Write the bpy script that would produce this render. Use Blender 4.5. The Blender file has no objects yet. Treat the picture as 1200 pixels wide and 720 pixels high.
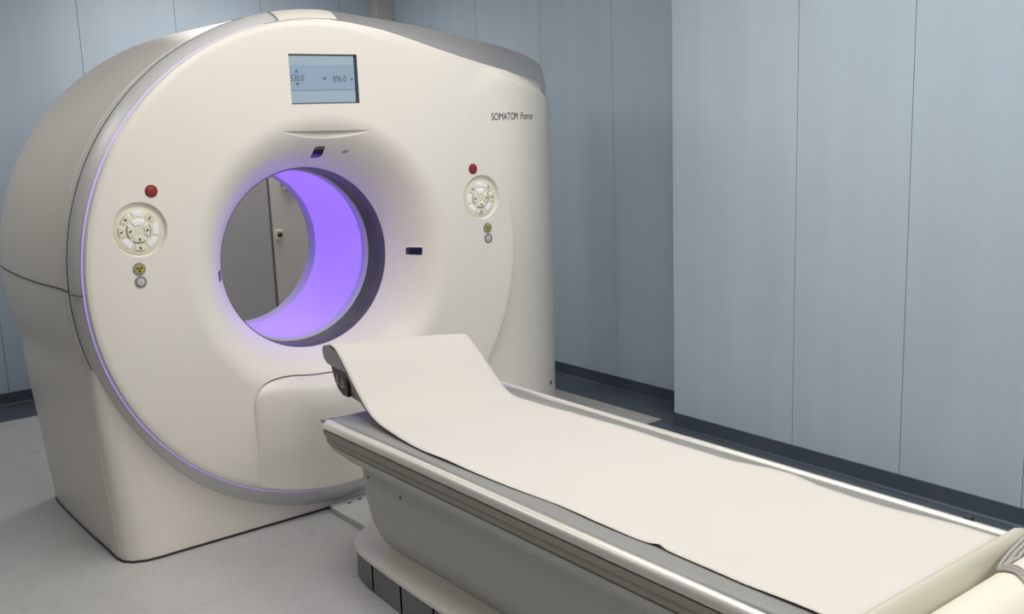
import bpy, bmesh, math, random
from mathutils import Vector, Matrix
from mathutils.bvhtree import BVHTree
PI = math.pi
random.seed(4)
H = 1.115                 # height of the bore axis above the floor; z below is measured from that axis
S = bpy.context.scene
COL = S.collection
sin, cos = math.sin, math.cos

# ------------------------------------------------------------------ materials
def mat(name, col, rough=.5, metal=0., noise=0., nscale=8., bump=0., bscale=200., emit=None, estr=0., coat=0., spec=.5, stretch=None):
    m = bpy.data.materials.new(name); m.use_nodes = True
    nt = m.node_tree; b = nt.nodes['Principled BSDF']
    c = (*col, 1)
    b.inputs['Base Color'].default_value = c
    b.inputs['Roughness'].default_value = rough
    b.inputs['Metallic'].default_value = metal
    b.inputs['Coat Weight'].default_value = coat
    b.inputs['Specular IOR Level'].default_value = spec
    tc = nt.nodes.new('ShaderNodeTexCoord')
    vec = tc.outputs['Object']
    if stretch:
        mp = nt.nodes.new('ShaderNodeMapping'); mp.inputs['Scale'].default_value = stretch
        nt.links.new(vec, mp.inputs['Vector']); vec = mp.outputs['Vector']
    if noise:
        n = nt.nodes.new('ShaderNodeTexNoise'); n.inputs['Scale'].default_value = nscale; n.inputs['Detail'].default_value = 5
        nt.links.new(vec, n.inputs['Vector'])
        mr = nt.nodes.new('ShaderNodeMapRange')
        mr.inputs['From Min'].default_value = .3; mr.inputs['From Max'].default_value = .7
        mr.inputs['To Min'].default_value = 1 - noise; mr.inputs['To Max'].default_value = 1 + noise
        nt.links.new(n.outputs['Fac'], mr.inputs['Value'])
        mx = nt.nodes.new('ShaderNodeVectorMath'); mx.operation = 'SCALE'
        mx.inputs[0].default_value = col
        nt.links.new(mr.outputs['Result'], mx.inputs['Scale'])
        nt.links.new(mx.outputs['Vector'], b.inputs['Base Color'])
    if bump:
        n2 = nt.nodes.new('ShaderNodeTexNoise'); n2.inputs['Scale'].default_value = bscale; n2.inputs['Detail'].default_value = 4
        nt.links.new(vec, n2.inputs['Vector'])
        bp = nt.nodes.new('ShaderNodeBump'); bp.inputs['Strength'].default_value = bump; bp.inputs['Distance'].default_value = .01
        nt.links.new(n2.outputs['Fac'], bp.inputs['Height']); nt.links.new(bp.outputs['Normal'], b.inputs['Normal'])
    if emit:
        b.inputs['Emission Color'].default_value = (*emit, 1); b.inputs['Emission Strength'].default_value = estr
    return m

M = {}
M['shell']   = mat('white_enamel', (.84, .797, .73), .34, noise=.012, nscale=3)
M['side']    = mat('warm_white_enamel', (.68, .64, .585), .36, noise=.015, nscale=3)
M['silverd'] = mat('dark_silver_paint', (.52, .525, .54), .38, .6, noise=.02, nscale=30)
M['silver']  = mat('silver_paint', (.68, .68, .685), .40, .1, noise=.02, nscale=30)
M['seam']    = mat('dark_seam', (.10, .10, .10), .8, noise=.1)
M['seam2'] = mat('brown_grey_seam', (.20, .18, .16), .8, noise=.1)
M['keyink'] = mat('olive_print', (.16, .15, .09), .6, noise=.05)
M['softseam']= mat('pale_seam', (.80, .77, .70), .5, noise=.05)
M['black']   = mat('black_plastic', (.018, .018, .022), .35, noise=.1)
M['dark']    = mat('charcoal_plastic', (.075, .08, .09), .5, noise=.08)
M['lens']    = mat('dark_violet_glass', (.02, .015, .05), .08, noise=.1, coat=.5)
M['window']  = mat('dark_mylar', (.105, .105, .08), .35, noise=.2, nscale=12)
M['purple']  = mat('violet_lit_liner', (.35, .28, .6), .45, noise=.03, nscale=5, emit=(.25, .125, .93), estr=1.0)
M['ledring'] = mat('lavender_light_line', (.75, .68, .9), .4, noise=.02, emit=(.34, .20, .95), estr=.40)
M['linerlip']= mat('pale_lilac_plastic', (.62, .58, .72), .4, noise=.03)
M['backlip'] = mat('grey_lilac_plastic', (.62, .58, .68), .45, noise=.03)
M['red']     = mat('red_button_plastic', (.27, .025, .03), .35, noise=.05)
M['yellow']  = mat('yellow_button_plastic', (.50, .43, .05), .35, noise=.05)
M['greybtn'] = mat('grey_metal_ring', (.28, .28, .28), .35, .3, noise=.05)
M['palebtn'] = mat('pale_button_plastic', (.62, .62, .60), .35, noise=.04)
M['ivory']   = mat('ivory_keypad', (.80, .78, .63), .3, noise=.02)
M['key']     = mat('translucent_key', (.82, .80, .68), .2, noise=.02, coat=.3)
M['keyhi']   = mat('key_glint', (.98, .97, .97), .12, noise=.01, coat=.5)  # ivory key whitened: a lamp reflection put into the colour
M['ink']     = mat('dark_print', (.06, .06, .07), .6, noise=.05)
M['inkblue'] = mat('blue_print', (.10, .16, .30), .6, noise=.05)
def screen_mat(name, c): return mat(name, (.02, .02, .02), .2, noise=.02, emit=c, estr=1.0)
M['scr_top'] = screen_mat('screen_pale', (.33, .42, .48))
M['scr_mid'] = screen_mat('screen_blue', (.26, .35, .45))
M['scr_bot'] = screen_mat('screen_low', (.31, .40, .47))
M['scr_line']= screen_mat('screen_line', (.15, .22, .33))
M['wall']    = mat('blue_grey_wall_panel', (.462, .552, .637), .42, noise=.035, nscale=2.2, stretch=(3, 3, .35))
M['walld']  = mat('low_bounce_wall_panel', (.12, .13, .14), .5, noise=.05, nscale=3)  # for the unseen walls, coloured dark to cut bounce on the scanner's side
M['groove']  = mat('panel_joint', (.14, .17, .20), .8, noise=.1)
M['base']    = mat('navy_vinyl_skirting', (.060, .080, .108), .45, noise=.12, nscale=4)
M['border']  = mat('navy_vinyl_border', (.088, .108, .140), .42, noise=.14, nscale=3)
M['ceil']    = mat('ceiling_white', (.78, .78, .76), .8, noise=.02)
M['duct']    = mat('beige_pilaster', (.52, .50, .46), .5, noise=.03)
M['cab']     = mat('grey_beige_cabinet', (.64, .61, .555), .45, noise=.03)
M['cabd']    = mat('grey_cabinet', (.46, .46, .44), .45, noise=.03)
M['chrome']  = mat('brushed_steel', (.88, .86, .79), .33, .6, noise=.03, nscale=3, stretch=(30, 1, 30))
M['channel'] = mat('grey_aluminium', (.30, .285, .255), .36, .6, noise=.02, nscale=3, stretch=(30, 1, 30))
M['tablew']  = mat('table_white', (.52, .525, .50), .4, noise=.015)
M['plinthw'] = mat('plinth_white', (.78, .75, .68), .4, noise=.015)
M['kick']    = mat('grey_kick_panel', (.20, .205, .215), .5, noise=.08, nscale=10)
M['mattress']= mat('grey_mattress_vinyl', (.27, .27, .262), .5, noise=.03, bump=.06, bscale=60)
M['head']    = mat('grey_headrest_foam', (.33, .33, .34), .6, noise=.05)
M['clipsym'] = mat('grey_clip_symbol', (.30, .30, .29), .5, noise=.05)
M['orange']  = mat('orange_mark', (.60, .22, .10), .5, noise=.05)
M['paper']   = mat('white_paper', (.645, .615, .572), .85, noise=.01, nscale=3, bump=.08, bscale=5)
M['paperroll'] = mat('white_paper_roll', (.78, .725, .63), .75, noise=.01)
M['cream']   = mat('cream_table_end', (.58, .555, .46), .45, noise=.02)
M['cable']   = mat('grey_cable_sheath', (.42, .41, .38), .4, noise=.05)
M['duct2']   = mat('cover_white', (.62, .62, .585), .45, noise=.02)

def floor_mat():
    m = mat('grey_speckled_vinyl', (.46, .455, .445), .38)
    nt = m.node_tree; b = nt.nodes['Principled BSDF']
    tc = nt.nodes.new('ShaderNodeTexCoord')
    def noise(sc, det, a, c0, c1, stretch=None):
        n = nt.nodes.new('ShaderNodeTexNoise'); n.inputs['Scale'].default_value = sc; n.inputs['Detail'].default_value = det
        nt.links.new(tc.outputs['Object'], n.inputs['Vector'])
        r = nt.nodes.new('ShaderNodeValToRGB')
        r.color_ramp.elements[0].position = a[0]; r.color_ramp.elements[1].position = a[1]
        r.color_ramp.elements[0].color = (*c0, 1); r.color_ramp.elements[1].color = (*c1, 1)
        nt.links.new(n.outputs['Fac'], r.inputs['Fac']); return r.outputs['Color']
    def mul(a, c):
        x = nt.nodes.new('ShaderNodeMix'); x.data_type = 'RGBA'; x.blend_type = 'MULTIPLY'; x.inputs['Factor'].default_value = 1
        nt.links.new(a, x.inputs[6]); nt.links.new(c, x.inputs[7]); return x.outputs[2]
    big = noise(2.5, 4, (.3, .7), (.50, .495, .485), (.56, .555, .545))
    spk = noise(70, 3, (.36, .5), (.93, .93, .93), (1, 1, 1))
    sc1 = noise(9, 8, (.30, .36), (.88, .88, .88), (1, 1, 1))
    # thin scuff scratches
    v = nt.nodes.new('ShaderNodeTexVoronoi'); v.feature = 'DISTANCE_TO_EDGE'; v.inputs['Scale'].default_value = 2.2
    nz = nt.nodes.new('ShaderNodeTexNoise'); nz.inputs['Scale'].default_value = 3
    nt.links.new(tc.outputs['Object'], nz.inputs['Vector'])
    nt.links.new(nz.outputs['Color'], v.inputs['Vector'])
    r = nt.nodes.new('ShaderNodeValToRGB'); r.color_ramp.elements[0].position = .0; r.color_ramp.elements[1].position = .012
    r.color_ramp.elements[0].color = (.90, .90, .90, 1); r.color_ramp.elements[1].color = (1, 1, 1, 1)
    nt.links.new(v.outputs['Distance'], r.inputs['Fac'])
    nt.links.new(mul(mul(mul(big, spk), sc1), r.outputs['Color']), b.inputs['Base Color'])
    return m
M['floor'] = floor_mat()

# ------------------------------------------------------------------ mesh helpers
class MB:
    def __init__(s): s.v = []; s.f = []; s.m = []
    def add(s, vs, fs, mi=0):
        o = len(s.v); s.v += [tuple(v) for v in vs]
        for f in fs: s.f.append(tuple(i + o for i in f)); s.m.append(mi)
        return s
    def box(s, x0, x1, y0, y1, z0, z1, mi=0):
        vs = [(x, y, z) for x in (x0, x1) for y in (y0, y1) for z in (z0, z1)]
        return s.add(vs, [(0, 1, 3, 2), (4, 6, 7, 5), (0, 4, 5, 1), (2, 3, 7, 6), (0, 2, 6, 4), (1, 5, 7, 3)], mi)
    def loft(s, rings, closed=True, caps=False, mi=0, loop=False):
        n = len(rings[0]); vs = [p for r in rings for p in r]; fs = []
        R = len(rings)
        for i in range(R if loop else R - 1):
            a, b = i * n, ((i + 1) % R) * n
            for j in range(n if closed else n - 1):
                k = (j + 1) % n
                fs.append((a + j, a + k, b + k, b + j))
        if caps: fs.append(tuple(range(n - 1, -1, -1))); fs.append(tuple((R - 1) * n + j for j in range(n)))
        return s.add(vs, fs, mi)
    def tube(s, pts, r, n=8, mi=0, caps=True):
        pts = [Vector(p) for p in pts]; rings = []
        up = None
        for i, p in enumerate(pts):
            t = (pts[min(i + 1, len(pts) - 1)] - pts[max(i - 1, 0)]).normalized()
            if up is None:
                up = Vector((0, 0, 1)) if abs(t.z) < .9 else Vector((1, 0, 0))
            up = (up - t * up.dot(t)).normalized(); w = t.cross(up)
            rr = r[i] if isinstance(r, (list, tuple)) else r
            rings.append([p + up * (rr * cos(2 * PI * k / n)) + w * (rr * sin(2 * PI * k / n)) for k in range(n)])
        return s.loft(rings, True, caps, mi)
    def lathe(s, prof, n=96, mi=0, cx=0, cz=0, loop=False):
        """prof: list of (r, y) about an axis parallel to y through (cx, cz)"""
        rings = [[(cx + r * cos(2 * PI * k / n), y, cz + r * sin(2 * PI * k / n)) for k in range(n)] for r, y in prof]
        return s.loft(rings, True, False, mi, loop)
    def grid(s, rows, mi=0): return s.loft(rows, False, False, mi)
    def build(s, name, m, root=None, sharp=35, smooth=True, solid=0, bevel=0, base=None, sub=0):
        me = bpy.data.meshes.new(name)
        b = Vector(root['_b']) if root is not None and '_b' in root else Vector(base or (0, 0, -H))
        me.from_pydata([(v[0] - b[0], v[1] - b[1], v[2] - b[2]) for v in s.v], [], s.f)
        ms = m if isinstance(m, (list, tuple)) else [m]
        for k in ms: me.materials.append(k)
        for p, i in zip(me.polygons, s.m): p.material_index = i
        bm = bmesh.new(); bm.from_mesh(me); bmesh.ops.remove_doubles(bm, verts=bm.verts, dist=1e-6)
        bmesh.ops.recalc_face_normals(bm, faces=bm.faces); bm.to_mesh(me); bm.free()
        if smooth:
            me.polygons.foreach_set('use_smooth', [True] * len(me.polygons)); me.set_sharp_from_angle(angle=math.radians(sharp))
        o = bpy.data.objects.new(name, me); COL.objects.link(o)
        if root is None: o.location = (b[0], b[1], b[2] + H)
        else: o.parent = root; o['_b'] = tuple(b)
        if solid:
            d = o.modifiers.new('thickness', 'SOLIDIFY'); d.thickness = solid; d.offset = 0
        if bevel:
            d = o.modifiers.new('bevel', 'BEVEL'); d.width = bevel; d.segments = 3; d.limit_method = 'ANGLE'; d.angle_limit = math.radians(35)
        if sub:
            d = o.modifiers.new('sub', 'SUBSURF'); d.levels = d.render_levels = sub
        return o
def tag(o, label=None, cat=None, group=None, kind=None):
    if label: o['label'] = label
    if cat: o['category'] = cat
    if group: o['group'] = group
    if kind: o['kind'] = kind
    return o
def thing(name, base, label, cat, group=None):
    o = bpy.data.objects.new(name, None); COL.objects.link(o)
    o.empty_display_size = .1
    o.location = (base[0], base[1], base[2] + H); o['_b'] = tuple(base)
    return tag(o, label, cat, group)
def lerp(a, b, t): return a + (b - a) * t
def interp(x, xs, ys):
    if x <= xs[0]: return ys[0]
    for i in range(1, len(xs)):
        if x <= xs[i]: return lerp(ys[i - 1], ys[i], (x - xs[i - 1]) / (xs[i] - xs[i - 1]))
    return ys[-1]
def sstep(a, b, x):
    if a > b: return 1 - sstep(b, a, x)
    t = max(0, min(1, (x - a) / (b - a))); return t * t * (3 - 2 * t)
def spline(pts, n):
    """Catmull-Rom through pts (tuples of any length)"""
    out = []; P = [pts[0]] + list(pts) + [pts[-1]]
    for i in range(1, len(P) - 2):
        for k in range(n):
            t = k / n; a, b, c, d = P[i - 1], P[i], P[i + 1], P[i + 2]
            out.append(tuple(.5 * (2 * b[j] + (c[j] - a[j]) * t + (2 * a[j] - 5 * b[j] + 4 * c[j] - d[j]) * t * t + (3 * b[j] - a[j] - 3 * c[j] + d[j]) * t ** 3) for j in range(len(b))))
    out.append(tuple(pts[-1])); return out

# ------------------------------------------------------------------ the room
F = -H
XL, YF, CEIL = -4.2, -6.2, 1.75
WX, RX, SY, BY = 1.92, 2.24, -.175, 3.10
def structure(o): return tag(o, kind='structure')
b = MB(); b.add([(XL, YF, F), (RX, YF, F), (RX, BY, F), (XL, BY, F)], [(0, 1, 2, 3)])
structure(b.build('floor', M['floor']))
b = MB(); b.box(XL, RX, YF, BY, CEIL, CEIL + .1); structure(b.build('ceiling', M['ceil'], smooth=False))
# dark vinyl border of the floor, a thin sheet along the walls
b = MB(); z = F + .002
def sheet(x0, x1, y0, y1): b.box(x0, x1, y0, y1, F, z)
sheet(1.55, WX, YF, -.04); sheet(WX, RX, SY, -.04); sheet(1.97, RX, -.04, BY); sheet(XL, 1.97, 2.70, BY)
structure(b.build('trim_1', M['border'], smooth=False))
def panel_wall(name, axis, pos, back, cuts, z0, z1, thick=.03, flip=1, m=None):
    """a wall of tall panels parted by fine joints; cuts are the joints along the wall"""
    b = MB(); g = .0016
    lo, hi = sorted((pos + flip * .004, back))
    if axis == 'x': b.box(lo, hi, cuts[0], cuts[-1], z0, z1, 1)
    else: b.box(cuts[0], cuts[-1], lo, hi, z0, z1, 1)
    for a, c in zip(cuts[:-1], cuts[1:]):
        p0, p1 = sorted((pos, pos + flip * .02))
        if axis == 'x': b.box(p0, p1, a + g, c - g, z0, z1)
        else: b.box(a + g, c - g, p0, p1, z0, z1)
    return structure(b.build(name, [m or M['wall'], M['groove']], smooth=False))
panel_wall('wall_right', 'x', WX, RX + .1, [YF, -5.8, -5.24, -4.68, -4.12, -3.58, -3.08, -2.56, -2.045, -1.512, -.945, SY], F, CEIL)
panel_wall('wall_alcove', 'x', RX, RX + .15, [SY, .60, 1.255, 1.942, 2.60, BY], F, CEIL)
panel_wall('wall_back', 'y', BY, BY + .12, [XL, -3.3, -2.66, -2.02, -1.38, -.735, -.058, .573, 1.198, 1.828, RX], F, CEIL)
panel_wall('wall_left', 'x', XL, XL - .12, [YF, -5, -4, -3, -2, -1, 0, 1, 2, BY], F, CEIL, flip=-1, m=M['walld'])
panel_wall('wall_front', 'y', YF, YF - .12, [XL, -3.3, -2.4, -1.5, -.6, .3, 1.2, RX], F, CEIL, flip=-1, m=M['walld'])
# coved skirting: quarter-round foot rising into a flat band
def skirting(name, path, nrm):
    """path: two end points on the wall foot, nrm: direction into the room"""
    prof = [(.028, .002), (.016, .004), (.008, .012), (.006, .03), (.006, .080), (0, .082), (0, .002)]
    b = MB(); rings = [[(p[0] + nrm[0] * d, p[1] + nrm[1] * d, F + h) for d, h in prof] for p in path]
    b.loft(rings, True, True); return structure(b.build(name, M['base']))
skirting('baseboard_right', [(WX, YF), (WX, SY)], (-1, 0))
skirting('baseboard_step', [(WX, SY), (RX, SY)], (0, 1))
skirting('baseboard_alcove', [(RX, SY), (RX, BY)], (-1, 0))
skirting('baseboard_back', [(XL, BY), (RX, BY)], (0, -1))
skirting('baseboard_left', [(XL, YF), (XL, BY)], (1, 0))
# pale pilaster closing the far corner
b = MB(); b.box(2.085, RX, 2.99, BY, F + .08, CEIL); structure(b.build('trim_2', M['duct'], bevel=.006))

# tall cabinet seen through the bore
cb = (1.0, 2.5, F)
t = thing('tall_cabinet', cb, 'grey two-door metal cabinet seen through the round opening of the scanner', 'cabinet')
b = MB(); b.box(-.05, 1.75, 2.53, 3.05, F + .06, .62); b.box(0, 1.7, 2.58, 3.0, F, F + .06); b.build('body', M['cabd'], t, bevel=.006)
b = MB(); b.box(-.04, .868, 2.505, 2.528, F + .08, .60); d1 = b.build('door', M['cabd'], t, bevel=.004)
d1['label'] = 'darker grey door on the left'
b = MB(); b.box(.888, 1.74, 2.505, 2.528, F + .08, .60); d2 = b.build('door', M['cab'], t, bevel=.004)
d2['label'] = 'beige-grey door with a lock knob'
b = MB(); b.box(.868, .888, 2.522, 2.530, F + .08, .60); b.build('door_gap', M['kick'], t, smooth=False)
def knob(x, z, par):
    b = MB(); b.box(x - .028, x + .028, 2.494, 2.505, z - .034, z + .034); k = b.build('lock_plate', M['ivory'], par, bevel=.006)
    b = MB(); b.lathe([(.0001, 2.472), (.012, 2.472), (.016, 2.477), (.016, 2.494)], 20, cx=x, cz=z); return k, b
k, b = knob(.925, -.140, d2); b.build('lock_knob', M['black'], d2)
b = MB(); b.box(.975, 1.035, 2.47, 2.505, .160, .182); b.box(.96, 1.02, 2.47, 2.505, .200, .214); b.build('latch', M['ivory'], d2, bevel=.004)

# ------------------------------------------------------------------ the scanner
GB = (.2, .5, F)
ct = thing('ct_scanner', GB, 'large white ring-shaped CT scanner with violet-lit round bore at the end of the table', 'scanner')

def fun(r):                                  # depth of the front face at radius r
    return .225 * max(0., (.625 - r) / .228) ** 2.1
def gR(x): return .922 * max(0., x - .93) ** 1.827      # how far the right wing sweeps back

# ---- front cover: one solid of revolution, pockets cut with booleans
prof = []
for i in range(46):
    r = .397 + (.63 - .397) * i / 45
    prof.append((r, fun(r)))
prof += [(.70, 0), (.80, 0), (.90, 0), (.97, 0), (.985, .0015), (.994, .006), (.9985, .013), (1.0, .022), (1.0, .05), (.9, .06), (.66, .07), (.56, .11), (.46, .27), (.397, .27)]
b = MB(); b.lathe(prof, 192, loop=True)
cover = b.build('front_cover', M['shell'], ct, sharp=28)

def cut(obj, cutters):
    for c in cutters:
        md = obj.modifiers.new('pocket', 'BOOLEAN'); md.operation = 'DIFFERENCE'; md.solver = 'EXACT'; md.object = c
    bpy.context.view_layer.update()
    dg = bpy.context.evaluated_depsgraph_get()
    me = bpy.data.meshes.new_from_object(obj.evaluated_get(dg))
    old = obj.data; obj.modifiers.clear(); obj.data = me; me.name = obj.name; bpy.data.meshes.remove(old)
    for c in cutters: bpy.data.objects.remove(c, do_unlink=True)
    me.polygons.foreach_set('use_smooth', [True] * len(me.polygons)); me.set_sharp_from_angle(angle=math.radians(28))
PANELS = [(-.785, .2145), (.806, .2165)]
SX0, SX1, SZ0, SZ1 = -.128, .184, .662, .862
cutters = []
b = MB(); b.box(SX0, SX1, -.05, .022, SZ0, SZ1); cutters.append(b.build('cutter', M['shell'], ct, smooth=False))
for px, pz in PANELS:
    b = MB(); b.loft([[(px + r * cos(2 * PI * k / 64), y, pz + r * sin(2 * PI * k / 64)) for k in range(64)] for r, y in ((.1095, -.02), (.104, .0), (.097, .018))], True, True)
    cutters.append(b.build('cutter', M['shell'], ct, smooth=False))
rings = []
for k in range(33):                           # lens-shaped scoop with a crisp upper edge under the display
    u = -1 + 2 * k / 32; x = .030 + .213 * u; h = 1 - u * u
    za = .5525 - .004 * u; zc = za - .001 - .032 * h
    rings.append([(x, -.05, za), (x, fun(math.hypot(x, za)) + .0006 + .030 * h, za - .0005), (x, fun(math.hypot(x, zc)) + .0002, zc), (x, -.05, zc)])
b = MB(); b.loft(rings, True, True); cutters.append(b.build('cutter', M['shell'], ct, smooth=False))
cut(cover, cutters)

# ---- rim: silver ring behind the cover, thin at the side, deeper below, opening into the top band
def rim_out(a):                              # outer radius by angle in degrees
    return interp(a, [60, 84, 91, 100, 120, 150, 180, 215, 235, 255, 270, 290, 310, 330], [1.06, 1.054, 1.048, 1.043, 1.034, 1.033, 1.029, 1.030, 1.062, 1.088, 1.107, 1.09, 1.06, 1.03])
def rim_y(a): return interp(a, [85, 110, 195, 225], [.10, .118, .118, .10])
band = [  # inner edge, outer edge, from the right shoulder to the crown
    ((1.715, .61, .718), (1.779, .71, .859)),
    ((1.62, .475, .728), (1.67, .59, .868)),
    ((1.44, .285, .745), (1.47, .43, .892)),
    ((1.169, .095, .772), (1.20, .27, .922)),
    ((.98, .032, .806), (1.0, .195, .943)),
    ((.789, .006, .845), (.80, .150, .968)),
    ((.62, .004, .888), (.64, .125, .990)),
    ((.452, .004, .935), (.475, .108, 1.010)),
    ((.30, .006, .972), (.315, .102, 1.028))]
crown = []
def rim_in(a): return interp(a, [84, 100], [1.008, 1.002]), interp(a, [84, 100], [.006, .036])
for a in range(84, 327, 3):
    ra = math.radians(a); ro = rim_out(a)
    ri, yi = rim_in(a)
    crown.append(((ri * cos(ra), yi, ri * sin(ra)), (ro * cos(ra), rim_y(a), ro * sin(ra))))
bs = spline([p + q for p, q in band] + [crown[0][0] + crown[0][1]], 6)
bandpts = [(p[:3], p[3:]) for p in bs]
allband = bandpts + crown[1:]
def pol3(r, a, y): return (r * cos(math.radians(a)), y, r * sin(math.radians(a)))
def strip(pairs, bulge=.006):
    rows = []
    for p, q in pairs:
        p, q = Vector(p), Vector(q); rr = Vector((p.x, 0, p.z)).normalized()
        n = (rr * .8 + Vector((0, -.6, 0))).normalized()
        row = []
        for k in range(7):
            t = k / 6
            row.append(p.lerp(q, t) + n * (bulge * 4 * t * (1 - t)))
        rows.append([p + Vector((0, .03, 0)) - rr * .004] + row + [q + Vector((0, .004, 0)) - rr * .01])
    return rows
b = MB(); b.grid(strip(bandpts)); o = b.build('top_band', M['silverd'], ct, sharp=40); o['label'] = 'darker silver band along the top of the right shoulder'
b = MB(); b.grid(strip(crown[3:])); rim = b.build('silver_rim', M['silver'], ct, sharp=40)
rim['label'] = 'silver-grey rim around the round front cover'
b = MB(); b.grid(strip([(pol3(rim_in(a)[0] + .0005, a, rim_in(a)[1] - .002), pol3(rim_out(a) + .0005, a, rim_y(a))) for a in [84 + k for k in range(15)]], .0068))
b.build('crown_cap', M['shell'], ct, sharp=60)
for a in (98.5, 84.5):                        # the two joints across the crown
    ra = math.radians(a); b = MB()
    pts = [Vector((lerp(1.004, rim_out(a) + .001, t) * cos(ra), lerp(.030, .099, t), lerp(1.004, rim_out(a) + .001, t) * sin(ra))) + Vector((0, -.004, .004)) * (4 * t * (1 - t)) for t in [i / 8 for i in range(9)]]
    b.tube(pts, .0015, 6); b.build('joint', M['seam'], ct)

# ---- lavender light line between cover and rim
b = MB()
pts = []
for a in range(102, 333, 2):
    ra = math.radians(a); pts.append((.9995 * cos(ra), .0305, .9995 * sin(ra)))
b.tube(pts, [lerp(.0022, .0062, sstep(105, 165, a)) for a in range(102, 333, 2)], 8); b.build('light_line', M['ledring'], ct)

# ---- housing: fascia, sides and back in one loft of stations around the bore axis
ST = []       # (inner point, front edge D, side start E, bulge, back shift)
def pol(r, a, y): return (r * cos(math.radians(a)), y, r * sin(math.radians(a)))
# right side, floor upward
ST.append((pol(.97, -46, .07), (1.79, .72, F), (1.89, .92, F), 0))
ST.append((pol(.97, -38, .07), (1.795, .71, -.9), (1.89, .92, -.9), 0))
ST.append((pol(.97, -20, .06), (1.80, .70, -.45), (1.895, .92, -.45), 0))
ST.append((pol(.965, -4, .006), (1.795, .695, -.1), (1.89, .91, -.1), 0))
ST.append((pol(.955, 10, -.00015), (1.78, .68, .3), (1.88, .90, .3), 0))
ST.append((pol(.955, 22, -.00015), (1.735, .635, .62), (1.85, .85, .66), 0))
ST.append((pol(.955, 26, -.00015), band[0][0], band[0][1], 0))
for i, (p, q) in enumerate(bandpts[2::2]):
    if math.degrees(math.atan2(p[2], p[0])) > 83.5: continue
    ST.append((pol(.955, max(28, math.degrees(math.atan2(p[2], p[0])) + 3), -.00015), (p[0], p[1] + .002, p[2]), (q[0], q[1], q[2] - .002), 0))
for a in (86, 90, 94, 98):
    ri, yi = rim_in(a); ST.append((pol(.955, a, -.00015), pol(ri, a, yi + .002), pol(rim_out(a) - .003, a, rim_y(a)), 0))
for a in range(101, 200, 4):
    ro = rim_out(a) - .003
    bl = interp(a, [80, 105, 130, 150, 180, 190, 200], [.0, .008, .028, .045, .063, .060, .046])
    ST.append((pol(.97, a, .07), pol(1.0, a, .085), pol(ro, a, rim_y(a)), bl))
# lower left: fascia runs out from under the rim to the foot
low = [(200, (-.945, .098, -.355), (-.988, .128, -.355), .050), (206, (-.895, .095, -.50), (-.985, .150, -.50), .043),
       (213, (-.855, .092, -.70), (-.972, .172, -.70), .037), (219, (-.825, .088, -.88), (-.961, .185, -.88), .033),
       (224, (-.81, .082, -1.02), (-.955, .19, -1.02), .022), (227, (-.80, .078, F), (-.950, .195, F), .012)]
for a, D, E, bl in low: ST.append((pol(.97, a, .10), D, E, bl))
for a, x in ((234, -.76), (238, -.70), (245, -.55), (253, -.38), (262, -.18), (270, 0), (280, .2), (290, .42), (298, .62), (304, .80)):
    ST.append((pol(.97, a, .10), (x, .080, F), (x, .20, F), 0))
ST.append((pol(.97, 306, .09), (1.05, .13, F), (1.05, .3, F), 0))
ST.append((pol(.97, 308, .08), (1.3, .26, F), (1.3, .42, F), 0))
ST.append((pol(.97, 310, .08), (1.5, .39, F), (1.52, .55, F), 0))
ST.append((pol(.97, 312, .07), (1.66, .55, F), (1.72, .72, F), 0))
NI = 22
SIDE = [(0, 0), (.11, .03), (.28, .55), (.45, .85), (.62, .98), (.76, 1.0), (.86, .85), (.93, .45)]   # y offset past E, share of bulge
def clampz(p): return (p[0], p[1], max(p[2], F))
cols = []
for A, D, E, bl in ST:
    A, D, E = Vector(A), Vector(D), Vector(E); c = []
    onright = D.x > .99 or (A.x > .3 and D.z > .7)
    for k in range(NI):
        t = k / (NI - 1); p = A.lerp(D, t)
        if D.x > .97:
            lowstep = .06 * sstep(.12, -.35, p.z) * max(0, min(1, (1.6 - p.x) / .6))
            y = gR(p.x) - .0008 + lowstep
            p.y = A.y if t == 0 else y; p.y = lerp(p.y, D.y, sstep(.8, 1, t))
        elif A.y < 0: p.y = A.y + (D.y - A.y) * t * t
        c.append(p)
    rim_side = (D.x > .33 and D.z > .7)
    # rounded turn from the front edge into the side
    mid = (D + E) / 2
    if not rim_side and bl < .06 and D.z < .75 and (D - E).length > .02:
        rr = Vector((D.x, 0, 0)).normalized() if abs(D.x) > .85 else Vector((0, 0, 0))
        for t in (.25, .5, .75):
            ctrl = Vector((E.x, D.y, lerp(D.z, E.z, .5)))
            if D.z < F + .01 and abs(D.x) < .6: ctrl = mid
            c.append(D * (1 - t) ** 2 + ctrl * (2 * t * (1 - t)) + E * t * t)
    else:
        for t in (.25, .5, .75): c.append(D.lerp(E, t))
    rdir = Vector((E.x, 0, E.z)).normalized()
    if E.x < -.9 and E.z < -.3: rdir = Vector((-1, 0, 0))
    L = 1.16 - E.y
    for dy, sh in SIDE:
        p = E + rdir * (bl * sh); p.y = E.y + dy / .93 * (L - .06)
        c.append(p)
    last = c[-1]
    cen = Vector((0, 0, 0))
    for t, y in ((.04, 1.14), (.10, 1.16), (.5, 1.16), (.68, 1.15), (.82, 1.11), (.92, 1.06), (.98, 1.015), (1, 1.0)):
        inner = pol(.398, math.degrees(math.atan2(last.z, last.x)), 1.16)
        q = Vector((last.x, 0, last.z)).lerp(Vector((inner[0], 0, inner[2])), t); q.y = y; c.append(q)
    cols.append([clampz(p) for p in c])
b = MB(); b.loft(cols, False, False, loop=True)
housing = b.build('housing', M['shell'], ct, sharp=38)
bm = bmesh.new(); bm.from_mesh(housing.data)
bvh = BVHTree.FromBMesh(bm); bm.free()
gb = Vector(GB)
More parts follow.
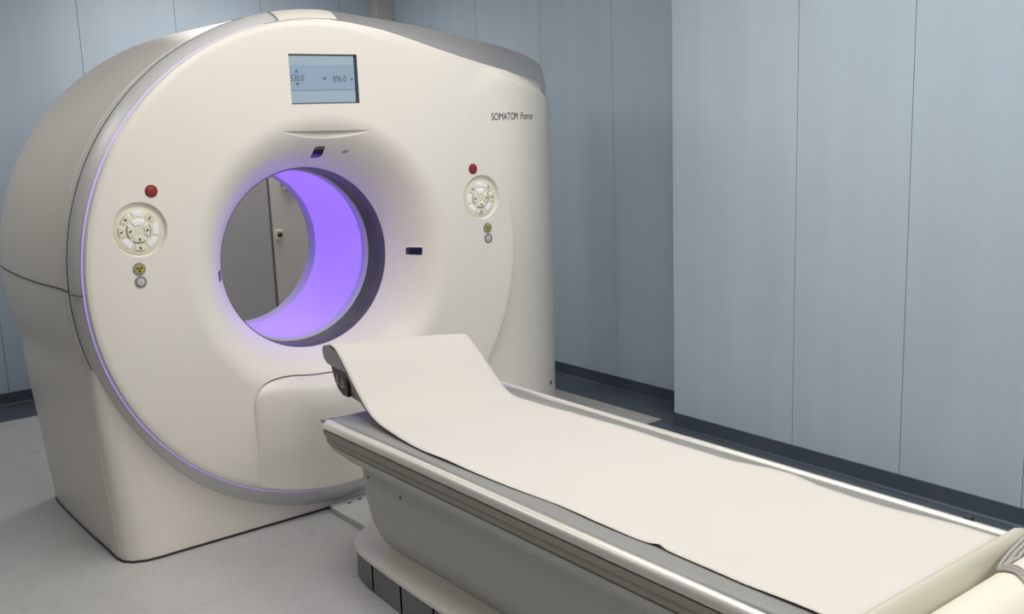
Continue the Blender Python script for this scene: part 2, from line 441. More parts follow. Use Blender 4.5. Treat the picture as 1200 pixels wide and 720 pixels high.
def snap(p, off=.001):
    """nearest point of the housing, lifted a little off its surface"""
    loc, n, i, d = bvh.find_nearest(Vector(p) - gb)
    n = n if (Vector(p) - gb - loc).dot(n) >= 0 or True else -n
    return loc + gb + n * off
def snap_front(x, z, off=.0015):
    loc, n, i, d = bvh.ray_cast(Vector((x, -.5, z)) - gb, Vector((0, 1, 0)))
    return Vector((x, (loc + gb).y - off, z))
# horizontal joint round the left side
pts = []
for k in range(40):
    y = lerp(1.0, .095, k / 39); pts.append(snap((interp(y, [.1, .5, 1.0], [-1.026, -1.075, -1.092]), y, lerp(.022, -.008, k / 39)), .0002))
b = MB(); b.tube(pts, .0030, 6); b.build('joint', M['seam'], ct)
b = MB(); b.tube([snap(Vector(p) + Vector((0, 0, -.008)), .0002) for p in pts], .0018, 6); b.build('joint_edge', M['softseam'], ct)
ra = math.radians(180.6)
b = MB(); b.tube([(lerp(1.008, 1.034, t) * cos(ra), lerp(.02, .097, t) , lerp(1.008, 1.034, t) * sin(ra)) for t in (0, .33, .66, 1)], .0022, 6); b.build('joint', M['seam'], ct)
# dark joint where the rim meets the side
b = MB(); b.tube([pol(rim_out(a) + .0002, a, rim_y(a) + .002) for a in range(104, 214, 2)], [lerp(.0013, .0026, sstep(108, 150, a)) * sstep(214, 190, a) + .0002 for a in range(104, 214, 2)], 6); b.build('joint', M['seam'], ct)
# pale moulded edge line along side and foot
pts = [snap(pol(1.06, a, .205), .0003) for a in range(118, 184, 4)] + [snap((-1.05, y, z), .0003) for y, z in ((.205, -.10), (.20, -.18), (.19, -.27), (.18, -.38), (.172, -.5), (.165, -.6), (.16, -.7), (.155, -.8), (.15, -.9), (.145, -1.0), (.14, -1.1))]
b = MB(); b.tube(pts, .0022, 6); b.build('moulded_edge', M['softseam'], ct)
# dark gasket along the floor
kfoot = [i for i, q in enumerate(ST) if q[1][2] <= F + 1e-6 and q[1][0] < -.79 and q[0][0] < 0][0]
fc = [Vector(p) for p in cols[kfoot]]
pts = [Vector((p.x - .002, p.y, F + .005)) for p in fc[NI + 3 + 1:NI + 3 + 8][::-1]]
pts += [Vector((p.x - .0015, p.y - .0015, F + .005)) for p in fc[NI - 1:NI + 4][::-1]]
pts += [Vector((x, .0785, F + .005)) for x in (-.76, -.7, -.5, -.3, 0, .3, .5)]
b = MB(); b.tube(pts, .0045, 6); b.build('floor_gasket', M['black'], ct)

# ---- bore: lip, dark window, pale ring, violet liner, rear lip
def ring(name, prof, m, label=None):
    b = MB(); b.lathe(prof, 128); o = b.build(name, m, ct)
    if label: o['label'] = label
    return o
ring('bore_window', [(.397, .222), (.393, .230), (.392, .30), (.392, .368)], M['window'], 'dark grey band just inside the bore')
ring('bore_ring', [(.392, .368), (.384, .370), (.382, .40), (.384, .418), (.392, .420)], M['linerlip'])
ring('bore_liner', [(.390, .418), (.390, .55), (.390, .75), (.390, .905)], M['purple'], 'glowing violet bore liner')
ring('rear_lip', [(.390, .905), (.386, .908), (.386, .95), (.388, .985), (.394, 1.0), (.400, 1.003)], M['backlip'])

# ---- display
b = MB()
x0, x1, z0, z1 = SX0, SX1, SZ0, SZ1
e = .006
b.add([(x0, -.00015, z0), (x1, -.00015, z0), (x1, -.00015, z1), (x0, -.00015, z1), (x0 + e, .0195, z0 + e), (x1 - e, .0195, z0 + e), (x1 - e, .0195, z1 - e), (x0 + e, .0195, z1 - e)],
      [(0, 1, 5, 4), (1, 2, 6, 5), (2, 3, 7, 6), (3, 0, 4, 7)])
scr = b.build('display', M['dark'], ct, smooth=False)
def flat(x0, x1, z0, z1, y, m, name, par):
    b = MB(); b.add([(x0, y, z0), (x1, y, z0), (x1, y, z1), (x0, y, z1)], [(0, 1, 2, 3)]); return b.build(name, m, par, smooth=False)
b = MB()
zs = [z0 + e, z0 + .054, z0 + .058, z1 - .042, z1 - e]
for k in range(4): b.add([(x0 + e, .0185, zs[k]), (x1 - e, .0185, zs[k]), (x1 - e, .0185, zs[k + 1]), (x0 + e, .0185, zs[k + 1])], [(0, 1, 2, 3)], k)
b.build('screen', [M['scr_bot'], M['scr_line'], M['scr_mid'], M['scr_top']], scr, smooth=False)
def text_mesh(name, s, size, place, m, par, sx=1.0, bold=0.):
    cu = bpy.data.curves.new(name, 'FONT'); cu.body = s; cu.size = size; cu.offset = bold
    tmp = bpy.data.objects.new('tmp', cu); COL.objects.link(tmp); bpy.context.view_layer.update()
    me = bpy.data.meshes.new_from_object(tmp.evaluated_get(bpy.context.evaluated_depsgraph_get()))
    vs = [place(v.co.x * sx, v.co.y) for v in me.vertices]; fs = [tuple(p.vertices) for p in me.polygons]
    bpy.data.objects.remove(tmp, do_unlink=True); bpy.data.curves.remove(cu); bpy.data.meshes.remove(me)
    b = MB(); b.add(vs, fs); return b.build(name, m, par, smooth=False)
zm = .7635
text_mesh('reading', '530.0', .036, lambda u, v: (x0 + .010 + u, .0175, zm - .008 + v), M['ink'], scr, .78)
text_mesh('reading', '896.0', .036, lambda u, v: (x0 + .203 + u, .0175, zm - .012 + v), M['ink'], scr, .78)
def tri(cx, cz, r, ang):
    b = MB(); b.add([(cx + r * cos(ang + k * 2 * PI / 3), .0175, cz + r * sin(ang + k * 2 * PI / 3)) for k in range(3)], [(0, 1, 2)])
    b.build('arrow', M['inkblue'], scr, smooth=False)
tri(x0 + .040, zm + .031, .011, PI / 2); tri(x0 + .040, zm - .020, .011, -PI / 2)
tri(x0 + .165, zm + .002, .011, PI); tri(x0 + .291, zm - .001, .009, 0)

# ---- laser windows and a small sensor: thin plates following the face
def plate(name, quad, m, off=.003, par=ct, n=6, rnd=0.12):
    """quad: four (x,z) corners; a slightly domed plate that follows the cover"""
    rows = []
    P = [Vector((q[0], q[1])) for q in quad]
    for i in range(n + 1):
        row = []
        for j in range(n + 1):
            u, v = i / n, j / n
            U, V = 2 * u - 1, 2 * v - 1
            k = 1 - rnd * .29 * (abs(U * V)) ** 3
            u, v = .5 + .5 * U * k, .5 + .5 * V * k
            p = P[0].lerp(P[1], u).lerp(P[3].lerp(P[2], u), v)
            edge = 1 if i in (0, n) or j in (0, n) else 0
            row.append((p.x, fun(p.length) - (0 if edge else off), p.y))
        rows.append(row)
    b = MB(); b.grid(rows); return b.build(name, m, par, sharp=60)
plate('laser_window', [(.008, .438), (.058, .439), (.048, .488), (.000, .487)], M['lens'])
f = plate('laser_window', [(.440, -.034), (.508, -.038), (.510, .016), (.441, .017)], M['shell'], .003); f['label'] = 'white surround of the right window'
plate('lens', [(.445, -.029), (.503, -.033), (.505, .011), (.446, .012)], M['lens'], .0055, par=f)
plate('laser_window', [(-.446, -.042), (-.408, -.042), (-.410, .002), (-.448, .002)], M['lens'])
plate('sensor', [(.134, .453), (.158, .454), (.160, .466), (.138, .466)], M['greybtn'], .003)

# ---- control panels and round buttons
def disc_part(name, cx, cz, r, y, h, m, par, n=32, ringm=None):
    b = MB(); b.lathe([(.0001, y - h), (r * .75, y - h), (r * .93, y - h * .8), (r, y - h * .3), (r, y + .002)], n, cx=cx, cz=cz)
    return b.build(name, m, par)
def arc_key(par, cx, cz, r0, r1, a, half, m, glyph, y):
    n = 10; rows = []
    for i in range(n + 1):
        A = math.radians(a - half + 2 * half * i / n); row = []
        e = .72 if i in (0, n) else 1
        for t, dy in ((0, .001), (.12, -.0022), (.5, -.0034), (.88, -.0022), (1, .001)):
            rr = lerp(r0, r1, .5 + (t - .5) * e); row.append((cx + rr * cos(A), y + (dy if e == 1 else .001), cz + rr * sin(A)))
        rows.append(row)
    b = MB(); b.grid(rows)
    if glyph:
        A = math.radians(a); yy = y - .0046; rm = (r0 + r1) / 2
        X, Z = cx + rm * cos(A), cz + rm * sin(A); s = (r1 - r0) * .30
        for ang, q in ((A + .6, .85), (A + PI / 2 + .9, .5)):      # a small slanted figure
            d = Vector((cos(ang), 0, sin(ang))) * s * q; w = Vector((-sin(ang), 0, cos(ang))) * s * .24
            c = Vector((X, yy, Z)); b.add([c - d - w, c + d - w, c + d + w, c - d + w], [(0, 1, 2, 3)], 1)
        k = 8; pr, qr = [], []
        for i in range(k + 1):
            AA = math.radians(a - half * .75 + 1.5 * half * i / k)
            ro = r1 * .985 + (.0015 if r0 < .03 else 0)
            pr.append((cx + ro * cos(AA), yy + .003, cz + ro * sin(AA))); qr.append((cx + (ro - .0028) * cos(AA), yy + .003, cz + (ro - .0028) * sin(AA)))
        b.loft([pr, qr], False, False, 1)
    return b.build('key', [m, M['keyink']], par, smooth=True)
white = {0: {90: 1, 0: 1, -45: 1, -135: 1}, 1: {90: 1, 180: 1, -45: 1, -135: 1}}  # keys that carry the painted lamp reflection, per panel
for i, (px, pz) in enumerate(PANELS):
    b = MB(); b.lathe([(.0001, .0060), (.045, .0072), (.080, .0100), (.088, .0128), (.0915, .0185)], 64, cx=px - .002, cz=pz - .004)
    kp = b.build('control_panel', M['ivory'], ct)
    kp['label'] = ('round ivory keypad on the scanner left of the bore', 'round ivory keypad on the scanner right of the bore')[i]
    cx, cz = px - .002, pz - .004
    for a in (90, 45, 0, -45, -90, -135, 180, 135):
        w = a in white[i]
        arc_key(kp, cx, cz, .051, .076, a, 19, M['keyhi'] if w else M['key'], not w, .0085)
    for a in (90, 0, -90, 180):
        w = a == 90
        arc_key(kp, cx, cz, .019, .045, a, 40, M['keyhi'] if w else M['key'], not w, .0060)
for x, z in ((-.728, .355), (.761, .351)):
    b = MB(); b.lathe([(.019, .001), (.019, -.003), (.0235, -.0025), (.0245, .001)], 32, cx=x, cz=z); rb = b.build('stop_button', M['red'], ct)
    disc_part('cap', x, z, .019, 0, .006, M['red'], rb)
for x, z in ((-.802, .068), (.832, .069)):
    b = MB(); b.lathe([(.017, .001), (.017, -.003), (.0235, -.003), (.0245, .001)], 32, cx=x, cz=z); rb = b.build('yellow_button', M['greybtn'], ct)
    cp = disc_part('cap', x, z, .0185, 0, .004, M['yellow'], rb); cp['label'] = 'yellow cap with a radiation trefoil'
    b = MB(); y = -.0046
    b.add([(x + .0025 * cos(k * PI / 6), y, z + .0025 * sin(k * PI / 6)) for k in range(12)], [tuple(range(12))])
    for q in range(3):
        A = PI / 2 + q * 2 * PI / 3 + PI
        o = [(x + .0125 * cos(A + d), y, z + .0125 * sin(A + d)) for d in (-.5, -.25, 0, .25, .5)]
        o2 = [(x + .004 * cos(A + d), y, z + .004 * sin(A + d)) for d in (.5, -.5)]
        b.add(o + o2, [tuple(range(7))])
    b.build('trefoil', M['ink'], cp, smooth=False)
for x, z in ((-.801, .019), (.834, .020)):
    b = MB(); b.lathe([(.014, .001), (.014, -.004), (.022, -.003), (.0235, .001)], 32, cx=x, cz=z); rb = b.build('round_button', M['greybtn'], ct)
    disc_part('cap', x, z, .0145, 0, .004, M['palebtn'], rb)
    b = MB(); b.box(x - .0015, x + .0015, -.0046, -.0042, z - .007, z + .007); b.build('mark', M['greybtn'], rb, smooth=False)

# ---- lettering on the right wing
def on_wing(u, v):
    x, z = .878 + u, .571 + v
    return snap_front(x, z - .004 * u, .0018)
text_mesh('lettering', 'SOMATOM', .047, on_wing, M['ink'], ct, .765, 0)
text_mesh('lettering', 'Force', .047, lambda u, v: on_wing(u + .196, v), M['ink'], ct, 1.10, 0)
p = snap_front(1.40, -.845, .0)
b = MB(); b.tube([p + Vector((0, .002, 0)), p + Vector((-.004, -.004, 0))], .012, 16); sc_ = b.build('screw', M['dark'], ct)

# ---- lower panel under the bore: a bulging cover with a dark upper joint
KT = [(0, -.494), (.10, -.487), (.20, -.470), (.27, -.464), (.315, -.466), (.35, -.476), (.375, -.496), (.392, -.53), (.400, -.58)]
KS = spline(KT, 5)
def knee_top(x):
    return interp(abs(x), [p[0] for p in KS], [p[1] for p in KS])
rows = []
nx, nz = 56, 30
for j in range(nx + 1):
    u = -1 + 2 * j / nx; x = .400 * math.copysign(1 - (1 - abs(u)) ** 1.6, u)
    zt = knee_top(x) if abs(x) < .3999 else -.58
    zb_ = -math.sqrt(.984 ** 2 - x * x)
    row = []
    for i in range(nz + 1):
        t = i / nz; z = lerp(zt, zb_, t ** 1.6)
        de = min(zt - z, (.400 - abs(x)) * 1.0)
        db = 1 - sstep(-.60, -.93, z)
        bul = .016 * (1 - math.exp(-max(0, de) / .020)) * db + .004 * sstep(0, .008, max(de, 0)) * db
        fz = fun(math.hypot(x, z))
        row.append((x, fz - .0006 - bul - fz * .5 * sstep(0, .05, de), z))
    rows.append(row)
b = MB(); b.grid(rows); b.build('lower_panel', M['shell'], ct, sharp=60)
half_ = [(-x, z) for x, z in reversed(KS)] + KS[1:]
pts = [(x, fun(math.hypot(x, z)) - .0012, z + .001) for x, z in half_]
n_ = len(pts) - 1
rad = [lerp(.0003, .0036, sstep(.08, .3, min(k, n_ - k) / n_)) for k in range(n_ + 1)]
b = MB(); b.tube(pts, rad, 6); b.build('joint', M['seam2'], ct)

# ------------------------------------------------------------------ white cover plate on the floor between scanner and table
b = MB()
o = [(-.068, .06), (.0, .085), (.13, .085), (.20, .06), (.20, -.50), (-.068, -.50)]
o = spline([(-.068, -.52), (-.068, -.2), (-.068, .035), (-.03, .060), (.05, .066), (.13, .060), (.19, .03), (.20, -.2), (.20, -.52)], 5)
b.loft([[(x, y, F + .0005) for x, y in o], [(x, y, F + .018) for x, y in o], [(x * .98 + .001, y - .003, F + .024) for x, y in o]], True, True)
cp = b.build('floor_cable_cover', M['duct2'], None, base=(.05, -.2, F), sharp=30)
tag(cp, 'low white cable cover plate on the floor between scanner and table', 'cable cover')
for x, y in ((.015, .02), (.075, .03)):
    b = MB(); b.add([(x + .009 * cos(k * PI / 8), y + .009 * sin(k * PI / 8), F + .0246) for k in range(16)], [tuple(range(16))])
    cp['_b'] = (.05, -.2, F)
    b.build('screw_hole', M['black'], cp, smooth=False)

# ------------------------------------------------------------------ the patient table
TB = (0, -1.7, F)
tb = thing('patient_table', TB, 'long white patient table with steel side rails in front of the scanner', 'patient table')
YE = -2.92
half = [(0, -.445), (-.10, -.453), (-.177, -.48), (-.245, -.525), (-.29, -.58), (-.313, -.64), (-.327, -.72), (-.338, -.88), (-.347, -1.1), (-.35, -1.35)]
hp = spline(half, 4)
hp += [(-.35, y) for y in (-1.6, -1.9, -2.2, -2.5, YE)]
outline = hp + [(-x, y) for x, y in reversed(hp[1:])]
def offs(o, d):
    cx, cy = 0, -1.7
    r = []
    n = len(o)
    for i, (x, y) in enumerate(o):
        a, c = o[max(i - 1, 0)], o[min(i + 1, n - 1)]
        tx, ty = c[0] - a[0], c[1] - a[1]; L = math.hypot(tx, ty) or 1
        r.append((x - ty / L * -d * -1, y + tx / L * d * -1) if False else (x + ty / L * -d, y + tx / L * d))
    return r
def inset(o, d):                             # towards the long axis of the table
    return [(x * (1 - d / .35), (y - d) if y > -1.2 and abs(x) < .34 else y) for x, y in o]
o0, o1, o2 = outline, inset(outline, .012), inset(outline, .03)
ped = []
for x, y in outline:                         # pedestal foot line
    ped.append((x * .70, min(y * 1.0 - .215 + .0 * abs(x), -.66)))
ped_top = []
for x, y in outline: ped_top.append((x * .87, min(y - .19, -.635)))
# round the front corners of the pedestal
def rr_front(o, hx, yf, r):
    out = []
    n = len(o)
    nh = len(hp)
    # first half: centre to left
    tot = hx - r
    seq = []
    for k in range(nh):
        t = k / (nh - 1)
        if t < .25: seq.append((-(tot) * t / .25, yf))
        elif t < .6:
            A = PI / 2 + (t - .25) / .35 * PI / 2; seq.append((-tot + r * cos(A), yf - r + r * sin(A)))
        else: seq.append((-hx, lerp(yf - r, YE, (t - .6) / .4)))
    return seq + [(-x, y) for x, y in reversed(seq[1:])]
ped = rr_front(outline, .238, -.665, .10)
ped_up = rr_front(outline, .262, -.655, .09)
ped_top = rr_front(outline, .302, -.645, .08)
# resample plinth outline to the same fractions
def resample(o, n):
    L = [0]
    for a, c in zip(o[:-1], o[1:]): L.append(L[-1] + math.hypot(c[0] - a[0], c[1] - a[1]))
    out = []
    for k in range(n):
        s = L[-1] * k / (n - 1); i = 0
        while i < len(L) - 2 and L[i + 1] < s: i += 1
        t = (s - L[i]) / max(1e-9, L[i + 1] - L[i]); out.append((lerp(o[i][0], o[i + 1][0], t), lerp(o[i][1], o[i + 1][1], t)))
    return out
NP = 160
zf = lambda o, z: [(x, y, z) for x, y in resample(list(reversed(o[:len(hp)][::1])) + o[len(hp):] if False else roll(o), NP)]
def zfz(o, z, lift): return [(x, y, z + lift * sstep(-.80, -.66, y)) for x, y in resample(roll(o), NP)]
def roll(o):                                 # start at the rear left, round the front, to the rear right
    h = len(hp); left = o[:h]; right = o[h:]
    return list(reversed(left)) + [(-x, y) for x, y in left[1:]]
b = MB(); b.loft([zf(inset(outline, .004), -1.003), zf(o0, -1.000), zf(o0, -.994), zf(inset(outline, .004), -.986), zf(o1, -.982), zf(inset(outline, .05), -.979), zf(rr_front(outline, .262, -.595, .12), -.972), zfz(rr_front(outline, .247, -.645, .11), -.966, .022), zfz(rr_front(outline, .238, -.672, .10), -.962, .055)], False)
b.build('base_cover', M['plinthw'], tb, sharp=50)
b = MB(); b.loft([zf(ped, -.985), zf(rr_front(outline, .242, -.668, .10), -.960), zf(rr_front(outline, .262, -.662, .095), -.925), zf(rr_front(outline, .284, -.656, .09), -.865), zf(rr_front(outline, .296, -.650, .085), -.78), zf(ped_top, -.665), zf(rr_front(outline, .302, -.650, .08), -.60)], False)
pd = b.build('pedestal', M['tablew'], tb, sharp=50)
for x, y, z in ((-.302, -.745, -.683), (-.302, -.96, -.70)):
    b = MB(); b.tube([(x + .02, y, z), (x - .0035, y, z)], .005, 10); b.build('screw', M['greybtn'], tb)
# kick panels round the base
kl = resample(roll(inset(outline, .006)), 400)
def cutseg(i0, i1):
    b = MB(); seg = kl[i0:i1 + 1]; rings = []
    inn = [(x * .96, y - .01) for x, y in seg]
    b.loft([[(x, y, F + .002) for x, y in seg], [(x, y, -1.003) for x, y in seg], [(x, y, -1.003) for x, y in inn], [(x, y, F + .002) for x, y in inn]], False, loop=True)
    b.build('kick_panel', M['kick'], tb, sharp=40)
marks = [i for i in range(400)]
ys = [-.782, -.994, -1.21, -1.42, -1.64, -1.85, -2.07, -2.28, -2.5, -2.71]
li = []
for yv in ys:
    li.append(min((i for i in range(200)), key=lambda i: abs(kl[i][1] - yv)))
li = sorted(li)                               # rear to front on the left
edges = [0] + li
for a, c in zip(edges[:-1], edges[1:]): cutseg(a + 1, c)
cutseg(li[-1] + 1, 398 - li[-1])
for a, c in zip(edges[:-1], edges[1:]): cutseg(399 - c, 398 - a)
b = MB(); b.loft([[(x * .97, y - .008, F + .001) for x, y in kl], [(x * .97, y - .008, -1.0) for x, y in kl]], False); b.build('base_core', M['black'], tb)
# flared carriage under the rails
def carr(y, k=1):
    return [(-.375 * k, y, -.565), (-.388 * k, y, -.572), (-.380 * k, y, -.60), (-.315 * k, y, -.648), (-.300 * k, y, -.67), (.300 * k, y, -.67), (.315 * k, y, -.648), (.380 * k, y, -.60), (.388 * k, y, -.572), (.375 * k, y, -.565), (.37 * k, y, -.53), (-.37 * k, y, -.53)]
front = [(x, y, lerp(z, -.56, .55)) for x, y, z in carr(-.622, .985)]
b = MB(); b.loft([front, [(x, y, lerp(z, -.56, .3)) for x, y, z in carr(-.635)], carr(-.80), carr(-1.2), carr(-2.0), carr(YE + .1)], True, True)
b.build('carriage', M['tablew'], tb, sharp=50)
# rails
def rail(s):
    arc = [(.384 + .0235 * sin(PI * k / 14), -.510 + .0365 * cos(PI * k / 14)) for k in range(15)]
    steel = [(.370, -.490), (.373, -.480), (.380, -.4745)] + arc[1:7] + [(.401, -.5075), (.370, -.507)]
    chan = [(.370, -.507), (.401, -.5075)] + [(x - .0012, z) for x, z in arc[7:13]] + [(.394, -.556), (.390, -.564), (.384, -.571), (.370, -.571)]  # channel plus the round rail's lower half, its shade painted as darker metal
    ya, yb = -.618, -2.72
    def ext(pr, mm, nm):
        b = MB(); ys = [ya, ya - .006, ya - .015, ya - .35, -1.3, -1.9, -2.4, yb]
        sc = [.90, .97, 1, 1, 1, 1, 1, 1]
        b.loft([[(s * (.386 + (x - .386) * k), y, -.52 + (z + .52) * k) for x, z in pr] for y, k in zip(ys, sc)], True, True)
        return b.build(nm, mm, tb, sharp=50)
    r = ext(steel, M['chrome'], 'side_rail')
    c = ext(chan, M['channel'], 'shaded_rail_channel')
rail(-1); rail(1)
b = MB(); b.box(-.372, .372, -2.72, -.60, -.535, -.513); b.build('deck', M['dark'], tb, bevel=.01)
b = MB(); b.box(.409, .428, -2.60, -2.578, -.520, -.477); b.build('rail_clip', M['black'], tb, bevel=.003)
b = MB(); b.box(.400, .446, -2.72, -1.6, -.54, -.496); b.build('accessory_rail', M['channel'], tb, bevel=.004)
# raised foot end
def endsec(x, top):
    return [(x, -2.700, -.56), (x, -2.722, -.50), (x, -2.734, top - .010), (x, -2.739, top - .002), (x, -2.747, top), (x, -2.756, top - .004), (x, -2.766, top - .02), (x, -2.772, -.50), (x, -2.775, -.60), (x, -2.74, -.62)]
b = MB(); rings = []
for x, dz in ((-.395, -.05), (-.385, -.02), (-.36, -.004), (-.3, 0), (0, 0), (.30, 0), (.345, -.001), (.37, -.008), (.385, -.022), (.395, -.05)): rings.append(endsec(x, -.438 + dz))
b.loft(rings, True, True); fe = b.build('foot_end', M['cream'], tb, sharp=45)
fe['label'] = 'cream raised lip across the foot of the table'
b = MB(); 
tray = [(-2.77, -.575), (-2.80, -.60), (-2.95, -.605), (-3.0, -.58), (-3.005, -.50), (-3.015, -.50), (-3.015, -.62), (-2.77, -.64)]
b.loft([[(x, y, z) for y, z in tray] for x in (-.38, .38)], True, True); b.build('roll_tray', M['cream'], tb, bevel=.004)

# ------------------------------------------------------------------ mattress
def wob(y, k=0): return .004 * sin(y * 5.1 + k) + .003 * sin(y * 11.3 + 2 * k)
rows = []
for i in range(61):
    t = i / 60; y = lerp(-.52, -2.695, t); row = []
    for j in range(25):
        u = -1 + 2 * j / 24; hw = .364 + .004 * sin(y * 3.1 + 1) * (1 if u < 0 else .3) + .030 * sstep(-.70, -.60, y)
        x = hw * u; fy = y
        if i == 0: fy = y - .045 * u * u - .012 * (1 - u)
        if i == 1: fy = y - .025 * u * u
        z = -.506 + .020 * abs(u) ** 3.2 + .0015 * sin(y * 9) * abs(u) ** 6
        if u < -.85: z += (.012 * sstep(-.85, -1, u) if False else 0)
        row.append((x, fy, z))
    rows.append(row)
b = MB(); b.grid(rows)
mt = b.build('table_mattress', M['mattress'], None, base=(0, -1.6, -.5), solid=.010, sharp=80)
tag(mt, 'thin grey vinyl mattress lying between the side rails under the paper', 'mattress')

def skew(x, y, z):
    k = sstep(-1.0, -.62, y); return (x, y - .16 * (x + .272) * k, z - .035 * (x + .272) * k)
# ------------------------------------------------------------------ headrest at the scanner end
hb = (0, -.75, -.49)
hr = thing('headrest', hb, 'grey tilted headrest rising from the table towards the bore', 'headrest')
top = [(-.396, -.272), (-.399, -.258), (-.412, -.250), (-.44, -.248), (-.506, -.264), (-.58, -.320), (-.652, -.384), (-.733, -.442), (-.82, -.475), (-.95, -.4855), (-1.04, -.489)]
bot = [(-1.04, -.4915), (-.95, -.4920), (-.80, -.482), (-.71, -.452), (-.64, -.405), (-.578, -.345), (-.52, -.330), (-.46, -.324), (-.424, -.3165), (-.402, -.300)]
sec = top + bot
b = MB(); b.loft([[skew(x, min(y + dy * sstep(-.5, -.4, y), -.39 - .10 * sstep(-.2, .26, x)), min(z, -.247 - .016 * sstep(-.2, .26, x))) for y, z in sec] for x, dy in ((-.272, .0), (-.266, .003), (-.1, .003), (0, .003), (.1, .003), (.19, .003), (.256, .003), (.262, 0))], True, True)
b.build('pad', M['head'], hr, sharp=40, bevel=.004)
shell = [(-.462, -.322), (-.487, -.384), (-.536, -.420), (-.60, -.428), (-.678, -.438), (-.74, -.470), (-.86, -.487), (-.95, -.4918), (-.86, -.484), (-.72, -.450), (-.64, -.40), (-.56, -.335)]
b = MB(); b.loft([[(x, y, z) for y, z in shell] for x in (-.258, .258)], True, True); b.build('cradle', M['head'], hr, sharp=40, bevel=.004)
clip = [(-.460, -.3235), (-.488, -.386), (-.512, -.408), (-.537, -.422), (-.578, -.4235), (-.5785, -.375), (-.576, -.330), (-.52, -.326)]
b = MB(); b.loft([[(x, y, z) for y, z in clip] for x in (-.273, -.255)], True, True); ck = b.build('side_clip', M['black'], hr, bevel=.002)
b = MB(); x = -.2745
for y, z in ((-.506, -.362), (-.545, -.368)):
    b.box(x, x + .002, y - .012, y + .012, z - .024, z - .012); b.add([(x, y - .012, z - .008), (x, y + .012, z - .008), (x, y, z + .020)], [(0, 1, 2)])
b.build('symbol', M['clipsym'], ck, smooth=False)
b = MB(); b.box(-.2735, -.270, -.632, -.610, -.392, -.372); b.build('orange_mark', M['orange'], hr, bevel=.001)

# ------------------------------------------------------------------ paper sheet
prof = [(-.432, -.2445), (-.440, -.2435), (-.455, -.2438), (-.475, -.247), (-.508, -.258), (-.58, -.314), (-.653, -.378), (-.735, -.436), (-.82, -.466), (-.94, -.4775), (-1.08, -.4835), (-1.3, -.4875), (-1.5, -.490)]
prof = spline(prof, 5) + [(-1.5 - 1.205 * k / 40, -.490) for k in range(1, 41)]
el_y = [.40, .50, .70, .949, 1.162, 1.34, 1.484, 1.595, 1.765, 1.951, 2.09, 2.162, 2.189, 2.315, 2.431, 2.588, 2.71]
el_x = [.271, .273, .282, .300, .316, .310, .304, .299, .283, .292, .289, .280, .284, .286, .289, .284, .283]
er_y = [.40, .50, .70, .949, 1.16, 1.54, 1.88, 2.02, 2.10, 2.20, 2.42, 2.60, 2.71]
er_x = [.268, .272, .285, .300, .316, .322, .326, .350, .350, .334, .336, .354, .352]
rows = []
for i, (y, z) in enumerate(prof):
    row = []
    L, R = interp(-y, el_y, el_x), interp(-y, er_y, er_x)
    for j in range(37):
        u = j / 36; x = lerp(-L, R, u)
        ys_ = -.432 - .065 * u ** 2; yy, zq = y, z
        if y > ys_: yy, zq = ys_, interp(-ys_, [-q[0] for q in prof], [q[1] for q in prof])
        flat_ = sstep(-.95, -1.3, y)
        uu = abs(x / .374)
        cr = .020 * uu ** 3.2
        zz = zq + flat_ * (-.0080 + cr) + (1 - flat_) * .0
        zz += flat_ * (.0012 * sin(7 * y + 3 * x) + .0016 * sin(13 * x + 2.3 * y)) + flat_ * .004 * (abs(2 * u - 1) ** 8) * max(0, sin(9 * y + 2 * (u > .5))) + .007 * math.exp(-((y + 2.165) / .022) ** 2) * sstep(.10, 0, u)
        zz += .002 * sin(9 * x + 4 * y) * (1 - flat_)
        row.append(skew(x, yy, zz + .002))
    rows.append(row)
b = MB(); b.grid(rows)
ps = b.build('paper_sheet', M['paper'], None, base=(0, -1.6, -.48), solid=.0008, sharp=80)
tag(ps, 'long white paper sheet covering the table and draped over the headrest', 'paper sheet')

# ------------------------------------------------------------------ paper roll and cable at the foot end
RY, RZ, RR = -2.872, -.515, .083
b = MB()
pr = [(-.335, .020), (-.335, RR - .003), (-.332, RR), (0, RR), (.332, RR), (.335, RR - .003), (.335, .020)]
rings = [[(x, RY + r * cos(2 * PI * k / 64), RZ + r * sin(2 * PI * k / 64)) for k in range(64)] for x, r in pr]
b.loft(rings, True, False, loop=True)
ro = b.build('paper_roll', M['paperroll'], None, base=(0, RY, RZ - RR))
tag(ro, 'thick white paper roll lying behind the cream foot end of the table', 'paper roll')
def on_roll(x, y, off):                      # a point lying on lip or roll
    if abs(y - RY) < RR:
        z = RZ + math.sqrt(RR * RR - (y - RY) ** 2)
    else: z = -.60
    if y > -2.80: z = max(z, lerp(-.445, -.47, (-2.755 - y) / .045) if y < -2.755 else -.438)
    return z + off
b = MB()
for k in range(3):
    d = k * .009
    pts = spline([(.46, -2.765 - d * .5), (.34, -2.772 - d), (.24, -2.782 - d), (.155, -2.797 - d), (.105 + d * .6, -2.822 - d * .3), (.092 + d, -2.845), (.082 + d, -2.87), (.060 + d, -2.90), (.04 + d, -2.93), (.03 + d, -2.952)], 6)
    b.tube([(x, y, on_roll(x, y, .006 + .002 * k)) for x, y in pts], .0038, 8)
cbl = b.build('coiled_cable', M['cable'], None, base=(.2, -2.85, -.44))
tag(cbl, 'thin grey looped cable lying over the white paper roll', 'cable')

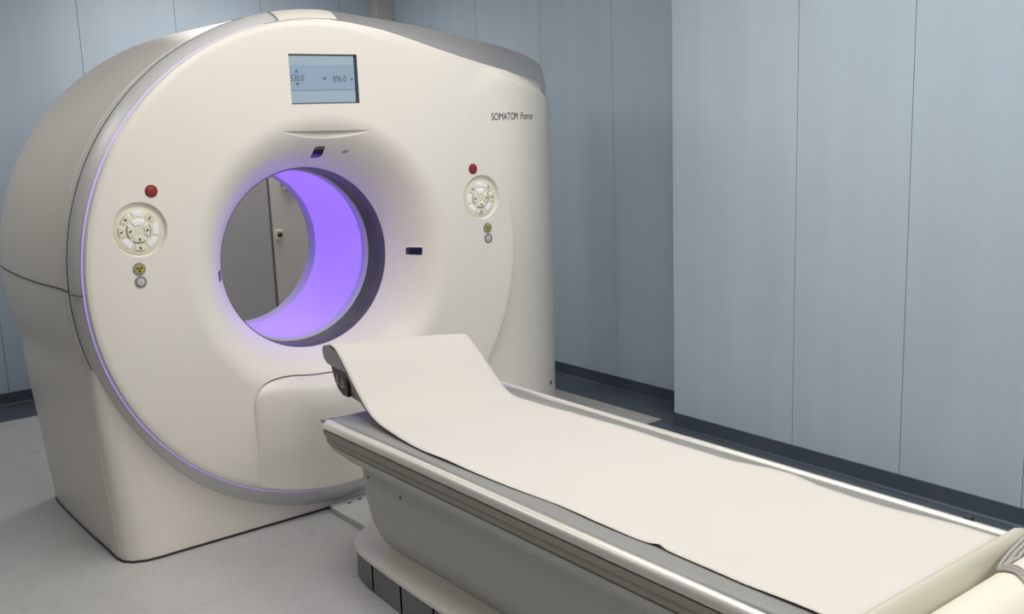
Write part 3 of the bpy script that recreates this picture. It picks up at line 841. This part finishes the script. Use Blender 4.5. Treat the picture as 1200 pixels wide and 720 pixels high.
# ------------------------------------------------------------------ lights
def area(name, loc, sx, sy, power, col=(1, .972, .93), rot=(0, 0, 0)):
    l = bpy.data.lights.new(name, 'AREA'); l.shape = 'RECTANGLE'; l.size = sx; l.size_y = sy; l.energy = power; l.color = col
    o = bpy.data.objects.new(name, l); COL.objects.link(o); o.location = (loc[0], loc[1], loc[2] + H); o.rotation_euler = rot; return o
CZ = CEIL - .03
area('overhead_light', (.7, -1.8, CZ), 1.2, 3.0, 34)
area('overhead_light', (-.65, -2.0, CZ), .8, 3.2, 35)
area('overhead_light', (-.2, -5.2, CZ), 2.4, 1.2, 66)  # added fill from behind the camera, lifts the scanner front
area('overhead_light', (.6, 2.1, CZ), 1.2, .6, 22)
area('overhead_light', (-2.0, .9, CZ), .6, 1.2, 11)  # added to brighten the upper left of the scanner housing
w = bpy.data.worlds.new('world'); S.world = w; w.use_nodes = True
w.node_tree.nodes['Background'].inputs[0].default_value = (.6, .63, .66, 1); w.node_tree.nodes['Background'].inputs[1].default_value = .0

# ------------------------------------------------------------------ camera (fitted to the photograph)
yaw, pit, rol, fpx = .6594, -.1855, -.0366, 1170.5
f = Vector((sin(yaw) * cos(pit), cos(yaw) * cos(pit), sin(pit)))
r0 = Vector((cos(yaw), -sin(yaw), 0)); u0 = r0.cross(f)
R = r0 * cos(rol) + u0 * sin(rol); U = -r0 * sin(rol) + u0 * cos(rol)
cam = bpy.data.cameras.new('camera'); co = bpy.data.objects.new('camera', cam); COL.objects.link(co)
mw = Matrix(((R.x, U.x, -f.x, -1.9809), (R.y, U.y, -f.y, -3.7959), (R.z, U.z, -f.z, .5699 + H), (0, 0, 0, 1)))
co.matrix_world = mw
cam.sensor_width = 36; cam.lens = fpx / 1200 * 36; cam.clip_start = .05
S.camera = co
S.view_settings.view_transform = 'Standard'; S.view_settings.look = 'None'
S.view_settings.gamma = 1; S.view_settings.use_curve_mapping = False; S.view_settings.exposure = 0.0
for o in S.objects:
    if '_b' in o: del o['_b']
